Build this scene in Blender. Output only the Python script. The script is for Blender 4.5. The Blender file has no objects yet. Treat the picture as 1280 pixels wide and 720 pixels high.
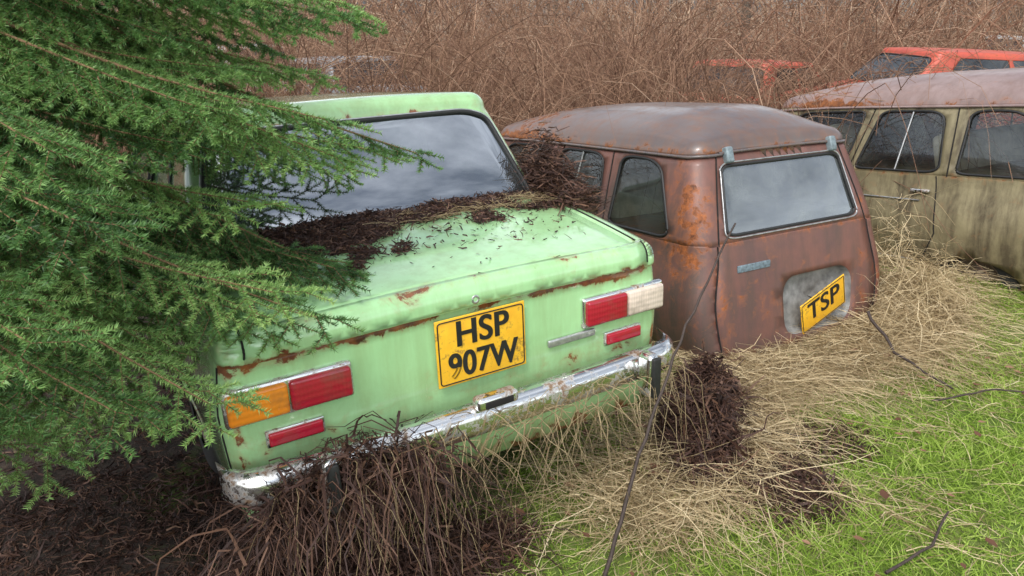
import bpy, math, numpy as np, random
from mathutils import Vector, Matrix
from mathutils.geometry import delaunay_2d_cdt
RS=np.random.RandomState(7); random.seed(7)
scene=bpy.context.scene
scene.view_settings.view_transform='Standard'; scene.view_settings.look='None'; scene.view_settings.exposure=0
COL=scene.collection
CAMZ=1.74
# ------------------------------------------------------------------ utils
def link(o,parent=None):
    COL.objects.link(o)
    if parent: o.parent=parent
    return o
def mesh_np(name,V,F,mats,parent=None,attrs=None,smooth=False,matidx=None):
    V=np.asarray(V,dtype=np.float32); F=np.asarray(F,dtype=np.int32)
    me=bpy.data.meshes.new(name); n=F.shape[1]
    me.vertices.add(len(V)); me.vertices.foreach_set('co',V.ravel())
    me.loops.add(F.size); me.loops.foreach_set('vertex_index',F.ravel())
    me.polygons.add(len(F)); me.polygons.foreach_set('loop_start',np.arange(0,F.size,n,dtype=np.int32))
    me.polygons.foreach_set('loop_total',np.full(len(F),n,dtype=np.int32))
    if smooth: me.polygons.foreach_set('use_smooth',np.ones(len(F),dtype=bool))
    for k,a in (attrs or {}).items():
        at=me.attributes.new(k,'FLOAT','POINT'); at.data.foreach_set('value',np.asarray(a,dtype=np.float32))
    for m in (mats if isinstance(mats,(list,tuple)) else [mats]): me.materials.append(m)
    me.update(calc_edges=True)
    return link(bpy.data.objects.new(name,me),parent)
def unit(a): return a/(np.linalg.norm(a,axis=-1,keepdims=True)+1e-9)
def tubes(P,R,sides=3,closed=False):
    P=np.asarray(P,float); K,n,_=P.shape; R=np.broadcast_to(np.asarray(R,float),(K,n))
    T=np.roll(P,-1,1)-np.roll(P,1,1)
    if not closed: T[:,0]=P[:,1]-P[:,0]; T[:,-1]=P[:,-1]-P[:,-2]
    T=unit(T); ref=np.array([0.13,0.21,0.97]); S=np.cross(T,ref); bad=np.linalg.norm(S,axis=-1)<.15
    S[bad]=np.cross(T[bad],np.array([1.,0,0])); S=unit(S); U=np.cross(S,T)
    a=np.arange(sides)*2*math.pi/sides
    V=P[:,:,None,:]+R[:,:,None,None]*(S[:,:,None,:]*np.cos(a)[None,None,:,None]+U[:,:,None,:]*np.sin(a)[None,None,:,None])
    idx=np.arange(K*n*sides).reshape(K,n,sides)
    nn=n if closed else n-1
    i0=idx[:,:nn]; i1=np.roll(idx,-1,1)[:,:nn]
    F=np.stack([i0,np.roll(i0,-1,2),np.roll(i1,-1,2),i1],-1).reshape(-1,4)
    return V.reshape(-1,3),F,np.repeat(np.arange(K),n*sides)
def ribbons(P,W,rs=RS):
    P=np.asarray(P,float); K,n,_=P.shape
    T=np.empty_like(P); T[:,1:-1]=P[:,2:]-P[:,:-2]; T[:,0]=P[:,1]-P[:,0]; T[:,-1]=P[:,-1]-P[:,-2]
    ref=unit(rs.normal(size=(K,1,3))+np.array([0,0,.3])); S=unit(np.cross(unit(T),ref))
    W=np.broadcast_to(np.asarray(W,float),(K,n))[:,:,None]
    V=np.stack([P-S*W,P+S*W],2); idx=np.arange(K*n*2).reshape(K,n,2)
    F=np.stack([idx[:,:-1,0],idx[:,:-1,1],idx[:,1:,1],idx[:,1:,0]],-1).reshape(-1,4)
    return V.reshape(-1,3),F,np.repeat(np.arange(K),n*2)
def merge(parts):
    Vs=[];Fs=[];As=[];o=0
    for V,F,A in parts: Vs.append(V);Fs.append(F+o);As.append(A);o+=len(V)
    return np.concatenate(Vs),np.concatenate(Fs),np.concatenate(As)
def sm(x): x=np.clip(x,0,1); return x*x*(3-2*x)
def H(x,y):
    x=np.asarray(x,float); y=np.asarray(y,float)
    h=-.05*sm((y-2.1)/1.5)*sm((x+.3)/1.0)-.08*sm((-x-.4)/.8)
    h=h+.17*np.exp(-((x-3.4)/1.0)**2-((y-4.5)/1.0)**2)
    h=h-.30*sm((y-5.6)/3)+.30*np.exp(-((x-6.5)/2.2)**2-((y-10)/1.8)**2)
    h=h+.020*np.sin(2.3*x+.5)*np.sin(1.9*y+1)+.012*np.sin(6.1*x+y*2)*np.sin(5.3*y-x)+.006*np.sin(15*x+2*y)*np.sin(17*y)
    far=sm((y-9)/20); h=h+far*.35+.15*far*np.sin(.3*x+1)*np.sin(.25*y)
    return h
# ------------------------------------------------------------------ materials
class NT:
    def __init__(s,name):
        s.m=bpy.data.materials.new(name); s.m.use_nodes=True; s.t=s.m.node_tree; s.b=s.t.nodes['Principled BSDF']; s.out=s.t.nodes['Material Output']
    def n(s,typ,**k):
        nd=s.t.nodes.new(typ)
        for a,v in k.items(): setattr(nd,a,v)
        return nd
    def l(s,a,b): s.t.links.new(a,b)
    def noise(s,scale,detail=4,rough=.6,vec=None,dist=0):
        nd=s.n('ShaderNodeTexNoise'); nd.inputs['Scale'].default_value=scale; nd.inputs['Detail'].default_value=detail; nd.inputs['Roughness'].default_value=rough; nd.inputs['Distortion'].default_value=dist
        if vec is not None: s.l(vec,nd.inputs['Vector'])
        return nd.outputs['Fac']
    def ramp(s,fac,stops):
        r=s.n('ShaderNodeValToRGB'); e=r.color_ramp.elements
        while len(e)<len(stops): e.new(.5)
        for i,(p,c) in enumerate(stops): e[i].position=p; e[i].color=(c if len(c)==4 else (*c,1)) if hasattr(c,'__len__') else (c,c,c,1)
        s.l(fac,r.inputs['Fac']); return r.outputs['Color']
    def mix(s,f,a,b,mode='MIX'):
        m=s.n('ShaderNodeMix',data_type='RGBA',blend_type=mode)
        for i,v in ((0,f),(6,a),(7,b)):
            if hasattr(v,'is_linked'): s.l(v,m.inputs[i])
            else: m.inputs[i].default_value=v if i==0 else (*v,1)
        return m.outputs[2]
    def math(s,op,a,b=0,clamp=False):
        m=s.n('ShaderNodeMath',operation=op,use_clamp=clamp)
        for i,v in ((0,a),(1,b)):
            if hasattr(v,'is_linked'): s.l(v,m.inputs[i])
            else: m.inputs[i].default_value=v
        return m.outputs[0]
    def coord(s,kind='Object',scale=None):
        c=s.n('ShaderNodeTexCoord').outputs[kind]
        if scale:
            mp=s.n('ShaderNodeMapping'); mp.inputs['Scale'].default_value=scale; s.l(c,mp.inputs['Vector']); c=mp.outputs[0]
        return c
    def bump(s,h,strength=.3,dist=.01):
        b=s.n('ShaderNodeBump'); b.inputs['Strength'].default_value=strength; b.inputs['Distance'].default_value=dist; s.l(h,b.inputs['Height']); s.l(b.outputs[0],s.b.inputs['Normal'])
    def attr(s,name): a=s.n('ShaderNodeAttribute'); a.attribute_name=name; return a.outputs['Fac']
    def setv(s,k,v):
        if hasattr(v,'is_linked'): s.l(v,s.b.inputs[k])
        else: s.b.inputs[k].default_value=v if not isinstance(v,tuple) else (*v,1)
def m_simple(name,col,rough=.6,metal=0,var=.25,scale=30,bump=.15,spec=.5):
    t=NT(name); c=t.coord(); n=t.noise(scale,5,vec=c)
    d=tuple(x*(1-var) for x in col); u=tuple(min(1,x*(1+var)) for x in col)
    t.setv('Base Color',t.ramp(n,[(.3,d),(.7,u)])); t.setv('Roughness',rough); t.setv('Metallic',metal); t.b.inputs['Specular IOR Level'].default_value=spec
    if bump: t.bump(n,bump,.004)
    return t.m
def m_plate(name):
    t=NT(name); c=t.coord(); n=t.noise(9,6,.7,c); f=t.noise(55,5,.7,c)
    col=t.ramp(n,[(.35,(.80,.40,.02)),(.65,(.92,.54,.03))]); col=t.mix(t.ramp(t.math('ADD',t.math('MULTIPLY',n,.5),t.math('MULTIPLY',f,.5)),[(.53,0.),(.62,.85)]),col,(.20,.10,.04))
    t.setv('Base Color',col); t.setv('Roughness',.45); t.bump(f,.1,.002); return t.m
def m_lens(name,col):
    t=NT(name); c=t.coord(); n=t.noise(14,5,vec=c)
    w=t.n('ShaderNodeTexWave'); w.bands_direction='Z'; w.inputs['Scale'].default_value=16; t.l(c,w.inputs['Vector'])
    w2=t.n('ShaderNodeTexWave'); w2.bands_direction='X'; w2.inputs['Scale'].default_value=28; t.l(c,w2.inputs['Vector'])
    h=t.math('ADD',w.outputs['Fac'],t.math('MULTIPLY',w2.outputs['Fac'],.5))
    cc=t.mix(t.math('MULTIPLY',w.outputs['Fac'],.2),col,tuple(x*.35 for x in col)); t.setv('Base Color',t.mix(t.ramp(n,[(.5,0.),(.75,.5)]),cc,(.12,.09,.06)))
    t.setv('Roughness',.14); t.bump(h,.25,.002); t.b.inputs['Coat Weight'].default_value=.5; return t.m
def m_paint(name,base,alt,dirt,dirt_amt=.5,rough=.35,rustA=(.07,.022,.008),rustB=(.33,.11,.025),rustbias=0.,coat=.2,mott=(.45,.65)):
    t=NT(name); c=t.coord(); big=t.noise(2.2,6,.65,c,.3); med=t.noise(11,8,.7,c,.4); fine=t.noise(70,5,.7,c)
    st=t.noise(1,6,.65,t.coord('Object',(14,14,1.6)))
    col=t.mix(t.ramp(big,[(mott[0],0.),(mott[1],1.)]),base,alt)
    wear=t.attr('wear')
    grime=t.attr('grime')
    dm=t.math('MULTIPLY',t.ramp(st,[(.42,0.),(.72,1.)]),dirt_amt)
    dm=t.math('ADD',dm,t.math('MULTIPLY',grime,t.ramp(med,[(.3,.25),(.65,1.)])),True)
    col=t.mix(dm,col,dirt)
    spk=t.ramp(fine,[(.66,0.),(.72,1.)]); col=t.mix(t.math('MULTIPLY',spk,.45),col,dirt)
    rm=t.math('ADD',t.math('ADD',wear,rustbias),t.math('MULTIPLY',t.math('SUBTRACT',med,.5),1.9))
    rmask=t.ramp(rm,[(.46,0.),(.56,1.)]); halo=t.ramp(rm,[(.25,0.),(.5,.6)])
    rc=t.ramp(t.noise(28,6,.7,c),[(.32,rustA),(.5,tuple((a+b)/2 for a,b in zip(rustA,rustB))),(.68,rustB)])
    col=t.mix(halo,col,tuple(.5*a+.5*b for a,b in zip(rustB,base))); col=t.mix(rmask,col,rc)
    t.setv('Base Color',col)
    t.setv('Roughness',t.ramp(t.math('ADD',t.math('MULTIPLY',dm,.35),t.math('MULTIPLY',rmask,.6)),[(0,(rough,)*3),(1,(.88,)*3)]))
    t.b.inputs['Coat Weight'].default_value=coat; t.b.inputs['Coat Roughness'].default_value=.06
    h=t.math('ADD',t.math('MULTIPLY',fine,.25),t.math('MULTIPLY',rmask,-.5)); h=t.math('ADD',h,t.math('MULTIPLY',big,.8))
    t.bump(h,.35,.004); return t.m
def m_glass(name,tint=(.12,.14,.15),dirt=.25,refl=1.0,lo=.08):
    t=NT(name); c=t.coord(); t.t.nodes.remove(t.b)
    tr=t.n('ShaderNodeBsdfTransparent'); tr.inputs[0].default_value=(*tint,1)
    gl=t.n('ShaderNodeBsdfGlossy'); gl.inputs['Roughness'].default_value=.02; gl.inputs[0].default_value=(.9,.95,1,1)
    fr=t.n('ShaderNodeFresnel'); fr.inputs[0].default_value=1.75
    m1=t.n('ShaderNodeMixShader'); t.l(t.math('MULTIPLY',fr.outputs[0],refl,True),m1.inputs[0]); t.l(tr.outputs[0],m1.inputs[1]); t.l(gl.outputs[0],m1.inputs[2])
    df=t.n('ShaderNodeBsdfDiffuse'); df.inputs[0].default_value=(.30,.33,.33,1)
    dn=t.ramp(t.noise(3.5,8,.7,c,.6),[(.4,lo),(.75,1.)]); m2=t.n('ShaderNodeMixShader'); t.l(t.math('MULTIPLY',dn,dirt),m2.inputs[0]); t.l(m1.outputs[0],m2.inputs[1]); t.l(df.outputs[0],m2.inputs[2])
    t.l(m2.outputs[0],t.out.inputs[0]); return t.m
def m_tone(name,stops,rough=.8,trans=0,nscale=3,nmix=.3,spec=.2):
    t=NT(name); a=t.attr('tone')
    if nmix>0:
        n=t.noise(nscale,2,vec=t.coord()); f=t.math('ADD',t.math('MULTIPLY',a,1-nmix),t.math('MULTIPLY',n,nmix))
    else: f=a
    col=t.ramp(f,stops)
    t.setv('Base Color',col); t.setv('Roughness',rough); t.b.inputs['Specular IOR Level'].default_value=spec
    if trans:
        td=t.n('ShaderNodeBsdfTranslucent'); t.l(col,td.inputs[0]); mx=t.n('ShaderNodeMixShader'); mx.inputs[0].default_value=trans
        t.l(t.b.outputs[0],mx.inputs[1]); t.l(td.outputs[0],mx.inputs[2]); t.l(mx.outputs[0],t.out.inputs[0])
    return t.m
def m_chrome(name):
    t=NT(name); c=t.coord(); n=t.noise(9,8,.7,c,.3); f=t.noise(60,4,.6,c)
    k=t.ramp(t.math('ADD',t.math('MULTIPLY',n,.7),t.math('MULTIPLY',f,.3)),[(.50,0.),(.60,1.)])
    t.setv('Base Color',t.mix(k,(.76,.77,.76),(.19,.115,.065))); t.setv('Metallic',t.math('SUBTRACT',1.0,k)); t.setv('Roughness',t.ramp(k,[(0,(.16,)*3),(1,(.8,)*3)])); t.bump(f,.12,.002); return t.m
M_green=m_paint('faded_mint_paint',(.43,.73,.37),(.35,.64,.31),(.23,.29,.11),.36,.14,coat=1.,mott=(.35,.7))
M_rusty=m_paint('rusty_brown_paint',(.20,.083,.062),(.13,.062,.057),(.075,.055,.045),.55,.45,rustB=(.42,.13,.035),rustbias=.07,coat=.1)
M_roof=m_paint('weathered_roof_paint',(.125,.105,.10),(.08,.07,.075),(.17,.085,.05),.6,.26,rustbias=.13,coat=.3)
M_beige=m_paint('dull_beige_paint',(.36,.31,.18),(.26,.22,.12),(.09,.07,.04),.75,.45,rustbias=.10,coat=.05)
M_beiroof=m_paint('mauve_brown_roof_paint',(.30,.22,.205),(.23,.165,.16),(.15,.09,.07),.5,.36,rustbias=.08,coat=.15)
M_red=m_paint('faded_red_paint',(.62,.09,.05),(.5,.07,.045),(.2,.08,.05),.4,.4,coat=.1)
M_white=m_paint('dirty_white_paint',(.6,.61,.6),(.5,.52,.52),(.25,.25,.22),.4,.4)
M_grey=m_paint('silver_grey_paint',(.32,.35,.38),(.25,.28,.30),(.2,.2,.18),.4,.4)
M_gap=m_simple('panel_gap_black',(.012,.01,.009),.9,bump=0)
M_rubber=m_simple('old_rubber',(.018,.018,.018),.55,scale=60)
M_tyre=m_simple('tyre_rubber',(.022,.021,.02),.8,scale=40,bump=.4)
M_rim=m_simple('rusty_rim_steel',(.16,.12,.1),.6,.4,.5,20)
M_int=m_simple('dark_interior',(.02,.019,.018),.85)
M_seat=m_simple('worn_seat_vinyl',(.16,.12,.08),.6,0,.3,14)
M_seatcream=m_simple('cream_seat_vinyl',(.70,.62,.46),.6,0,.3,14)
M_chrome=m_chrome('pitted_chrome')
M_alu=m_simple('dull_aluminium_trim',(.5,.5,.5),.35,.8,.3,40)
M_glass=m_glass('dirty_window_glass',(.70,.73,.72),.10,.8); M_glassr=m_glass('reflective_rear_glass',(.13,.15,.16),.14,5.5,.1); M_glassc=m_glass('dusty_window_glass',(.30,.32,.32),.5,3.0,.25); M_glassd=m_glass('dark_car_glass',(.03,.03,.03),.2,1.)
M_yel=m_plate('weathered_yellow_plate')
M_blk=m_simple('black_plate_lettering',(.012,.012,.012),.5,bump=0)
M_lred=m_lens('red_lamp_lens',(.40,.010,.03)); M_lamb=m_lens('amber_lamp_lens',(.85,.27,.02)); M_lclr=m_lens('faded_clear_lamp_lens',(.75,.62,.52))
M_hinge=m_simple('blue_grey_hinge_metal',(.20,.25,.27),.5,.2,.4,40)
M_patch=m_simple('faded_blue_strip',(.15,.20,.23),.7,0,.5,50)
M_bark=m_simple('tree_bark',(.13,.10,.075),.9,0,.5,22,.8)
# ------------------------------------------------------------------ panels
def dens(poly,step,closed=True):
    out=[]; n=len(poly)
    for i in range(n if closed else n-1):
        a=np.array(poly[i],float); b=np.array(poly[(i+1)%n],float); k=max(1,int(math.ceil(np.linalg.norm(b-a)/step)))
        for j in range(k): out.append(a+(b-a)*j/k)
    if not closed: out.append(np.array(poly[-1],float))
    return np.array(out)
def rpoly(pts,r,n=6):
    out=[]; N=len(pts); r=r if hasattr(r,'__len__') else [r]*N
    for i in range(N):
        p=np.array(pts[i],float); a=np.array(pts[i-1],float)-p; b=np.array(pts[(i+1)%N],float)-p
        la,lb=np.linalg.norm(a),np.linalg.norm(b); ra=min(r[i],la*.48); rb=min(r[i],lb*.48)
        A=p+a/la*ra; B=p+b/lb*rb
        for j in range(n+1):
            t=j/n; out.append((1-t)**2*A+2*t*(1-t)*p+t*t*B)
    return np.array(out)
def inpoly(P,poly):
    x=P[:,0][:,None]; y=P[:,1][:,None]; a=poly; b=np.roll(poly,-1,0)
    c=((a[:,1]>y)!=(b[:,1]>y))&(x<(b[:,0]-a[:,0])*(y-a[:,1])/((b[:,1]-a[:,1])+1e-15)+a[:,0])
    return c.sum(1)%2==1
def panel(outer,holes,regions,xs,ys,tol):
    loops=[outer]+list(holes)+list(regions)
    G=np.array([(x,y) for x in xs for y in ys]); 
    if len(G):
        k=inpoly(G,outer)
        for h in holes: k&=~inpoly(G,h)
        G=G[k]; LP=np.concatenate([dens(l,max(tol,.008)) for l in loops])
        keep=np.ones(len(G),bool)
        for i in range(0,len(G),2000): keep[i:i+2000]=((G[i:i+2000,None]-LP[None])**2).sum(-1).min(1)>tol*tol
        G=G[keep]
    V=[];E=[]
    for l in loops:
        o=len(V); V+= [tuple(p) for p in l]; E+=[(o+i,o+(i+1)%len(l)) for i in range(len(l))]
    V+=[tuple(p) for p in G]
    r=delaunay_2d_cdt([Vector(p) for p in V],E,[],0,1e-6)
    P=np.array([tuple(v) for v in r[0]]); F=np.array([f for f in r[2] if len(f)==3],int)
    C=P[F].mean(1); k=inpoly(C,outer)
    for h in holes: k&=~inpoly(C,h)
    F=F[k]; C=C[k]; a,b,c=P[F[:,0]],P[F[:,1]],P[F[:,2]]
    ar=(b[:,0]-a[:,0])*(c[:,1]-a[:,1])-(b[:,1]-a[:,1])*(c[:,0]-a[:,0])
    F[ar<0]=F[ar<0][:,::-1]; ok=np.abs(ar)>1e-9; F=F[ok]; C=C[ok]
    reg=np.full(len(F),-1)
    for i,g in enumerate(regions): reg[inpoly(C,g)]=i
    return P,F,reg
class Shell:
    """rounded-rectangle body wall; domain s (arc, 0 = rear centre) x v (0..1 wall, 1..2 shoulder)"""
    def __init__(q,zb,ztop,rsh,hw,y0,y1,r,step=.06):
        q.zb,q.zt,q.rsh,q.hw,q.y0,q.y1,q.r=zb,ztop,rsh,hw,y0,y1,r
        q.HW=hw(0);q.Y0=y0(0);q.Y1=y1(0); q.A=r*math.pi/2; q.L1=q.HW-r; q.L2=q.Y1-q.Y0-2*r
        q.P=q.L1*2+2*q.A+q.L2
        s=[0]+list(np.linspace(0,q.L1,max(3,int(q.L1/step)))[1:])+list(q.L1+np.linspace(0,q.A,8)[1:])+list(q.L1+q.A+np.linspace(0,q.L2,int(q.L2/step))[1:])+list(q.L1+q.A+q.L2+np.linspace(0,q.A,8)[1:])+list(np.linspace(q.L1+2*q.A+q.L2,q.P,8)[1:])
        q.S=np.array(sorted([-a for a in s[1:]]+s))
    def side(q,y,sgn=-1): return sgn*(q.L1+q.A+(y-q.Y0-q.r))
    def map(q,sv,inset=0.):
        sv=np.asarray(sv,float); out=np.zeros((len(sv),3))
        for i,(s,v) in enumerate(sv):
            g=1 if s>=0 else -1; a=abs(s); w=min(v,1.); hw=q.hw(w); y0=q.y0(w); y1=q.y1(w); r=q.r
            ins=inset; sh=0.
            if v>1: an=(v-1)*math.pi/2; ins+=q.rsh*(1-math.cos(an)); sh=q.rsh*math.sin(an)
            if a<=q.L1: x=a*(hw-r)/q.L1; y=y0; n=(0,-1)
            elif a<=q.L1+q.A: t=(a-q.L1)/q.r; n=(math.sin(t),-math.cos(t)); x=hw-r+r*n[0]; y=y0+r+r*n[1]
            elif a<=q.L1+q.A+q.L2: t=(a-q.L1-q.A)/q.L2; x=hw; y=y0+r+t*(y1-y0-2*r); n=(1,0)
            elif a<=q.L1+2*q.A+q.L2: t=(a-q.L1-q.A-q.L2)/q.r; n=(math.cos(t),math.sin(t)); x=hw-r+r*n[0]; y=y1-r+r*n[1]
            else: t=(a-q.L1-2*q.A-q.L2)/q.L1; x=(hw-r)*(1-t); y=y1; n=(0,1)
            x-=n[0]*ins; y-=n[1]*ins
            zt=q.zt(x*g,y); z=q.zb+(zt-q.rsh-q.zb)*w+sh
            out[i]=(x*g,y,z)
        return out
    def build(q,vs,holes=(),regions=(),capregions=(),capstep=.06,cap=True):
        outer=[(s,0.) for s in q.S]+[(q.P,v) for v in vs[1:-1]]+[(s,2.) for s in q.S[::-1]]+[(-q.P,v) for v in vs[1:-1][::-1]]
        P,F,reg=panel(np.array(outer),holes,regions,q.S[1:-1],vs[1:-1],.014)
        V=q.map(P)
        if cap:
            ring=q.map([(s,2.) for s in q.S[:-1]]); R2=ring[:,:2]
            xs=np.arange(-q.HW,q.HW,capstep)+.013; ys=np.arange(q.Y0-.1,q.Y1,capstep)
            P2,F2,reg2=panel(R2,[],capregions,xs,ys,capstep*.4)
            V2=np.array([(x,y,q.zt(x,y)) for x,y in P2]); off=len(V)
            V=np.concatenate([V,V2]); F=np.concatenate([F,F2+off]); reg=np.concatenate([reg,reg2+1000])
        key={}; remap=np.zeros(len(V),int); U=[]
        for i,p in enumerate(V):
            k=tuple(np.round(p,4))
            if k not in key: key[k]=len(U); U.append(p)
            remap[i]=key[k]
        F=remap[F]; ok=(F[:,0]!=F[:,1])&(F[:,1]!=F[:,2])&(F[:,0]!=F[:,2])
        return np.array(U),F[ok],reg[ok]
def sub(V,F,mask):
    F=F[mask]; u,inv=np.unique(F.ravel(),return_inverse=True); return V[u],inv.reshape(-1,3)
def part(name,V,F,mat,parent,wear=None,grime=None,solid=.012):
    w=np.array([wear(*p) for p in V]) if wear else np.zeros(len(V)); g=np.array([grime(*p) for p in V]) if grime else np.zeros(len(V))
    o=mesh_np(name,V,F,[mat],parent,{'wear':w,'grime':g},True)
    if solid:
        m=o.modifiers.new('s','SOLIDIFY'); m.thickness=solid; m.offset=-1
    return o
def tube_part(name,paths,r,mat,parent,closed=True,sides=6):
    for p in paths:
        V,F,A=tubes(np.array([p]),np.array([[r]*len(p)]),sides,closed); o=mesh_np(name,V,F,mat,parent,None,True)
    return o
def glass_part(sh,hole,mat,parent,name,inset=.008):
    xs=np.arange(hole[:,0].min(),hole[:,0].max(),.05); ys=np.arange(hole[:,1].min(),hole[:,1].max(),.08)
    P,F,_=panel(hole,[],[],xs,ys,.015); V=sh.map(P,inset)
    return mesh_np(name,V,F,mat,parent,None,True)
def box_part(name,c,size,mat,parent,bev=.008,rot=None,seg=3):
    import bmesh
    bm=bmesh.new(); bmesh.ops.create_cube(bm,size=1)
    for v in bm.verts: v.co=Vector((v.co.x*size[0],v.co.y*size[1],v.co.z*size[2]))
    if bev: bmesh.ops.bevel(bm,geom=list(bm.edges),offset=bev,segments=seg,profile=.5,affect='EDGES')
    me=bpy.data.meshes.new(name); bm.to_mesh(me); bm.free(); me.materials.append(mat)
    for p in me.polygons: p.use_smooth=True
    M=Matrix.Translation(c)@(rot.to_4x4() if rot else Matrix.Identity(4)); me.transform(M)
    return link(bpy.data.objects.new(name,me),parent)
def text_part(name,txt,size,M,mat,parent,sx=1,offset=.0,ext=.0012):
    cu=bpy.data.curves.new(name,'FONT'); cu.body=txt; cu.size=size; cu.align_x='CENTER'; cu.align_y='CENTER'; cu.extrude=ext; cu.offset=offset; cu.space_character=1.04
    o=bpy.data.objects.new('tmp',cu); COL.objects.link(o); bpy.context.view_layer.update()
    me=bpy.data.meshes.new_from_object(o.evaluated_get(bpy.context.evaluated_depsgraph_get())); bpy.data.objects.remove(o)
    me.name=name; me.materials.clear(); me.materials.append(mat); me.transform(M@Matrix.Diagonal((sx,1,1,1)))
    return link(bpy.data.objects.new(name,me),parent)
def wheel(car,x,y,z=.28,R=.28,w=.15):
    g=1 if x>0 else -1
    e=bpy.data.objects.new('wheel',None); link(e,car); e.location=(x,y,z)
    prof=[(.17,-.5),(.24,-.5),(.27,-.42),(.28,-.25),(.28,.25),(.27,.42),(.24,.5),(.17,.5)]
    def lathe(nm,prof,mat):
        n=28; V=[];F=[]
        for i in range(n):
            a=2*math.pi*i/n
            for r,t in prof: V.append((g*t*w,r*math.cos(a),r*math.sin(a)))
        m=len(prof)
        for i in range(n):
            for j in range(m-1): F.append((i*m+j,((i+1)%n)*m+j,((i+1)%n)*m+j+1,i*m+j+1))
        return mesh_np(nm,V,F,mat,e,None,True)
    lathe('tyre',prof,M_tyre); lathe('rim',[(.175,.4),(.16,.45),(.15,.3),(.10,.22),(.07,.3),(.05,.42),(.001,.44)],M_rim)
def root(name,M,label,cat,group=None):
    e=bpy.data.objects.new(name,None); link(e); e.matrix_world=M; e['label']=label; e['category']=cat
    if group: e['group']=group
    return e
def pose(o,r,f):
    r=Vector(r).normalized(); f=Vector(f); f=(f-r*f.dot(r)).normalized(); u=r.cross(f)
    M=Matrix.Identity(4)
    for i in range(3): M[i][0],M[i][1],M[i][2],M[i][3]=r[i],f[i],u[i],o[i]
    return M
def tf(M,P):
    A=np.array(M); P=np.asarray(P,float); return P@A[:3,:3].T+A[:3,3]
VS_H=np.array([0,.12,.24,.36,.48,.6,.7,.8,.87,.93,.945,.955,.97,1,1.15,1.3,1.45,1.6,1.8,2])
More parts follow.
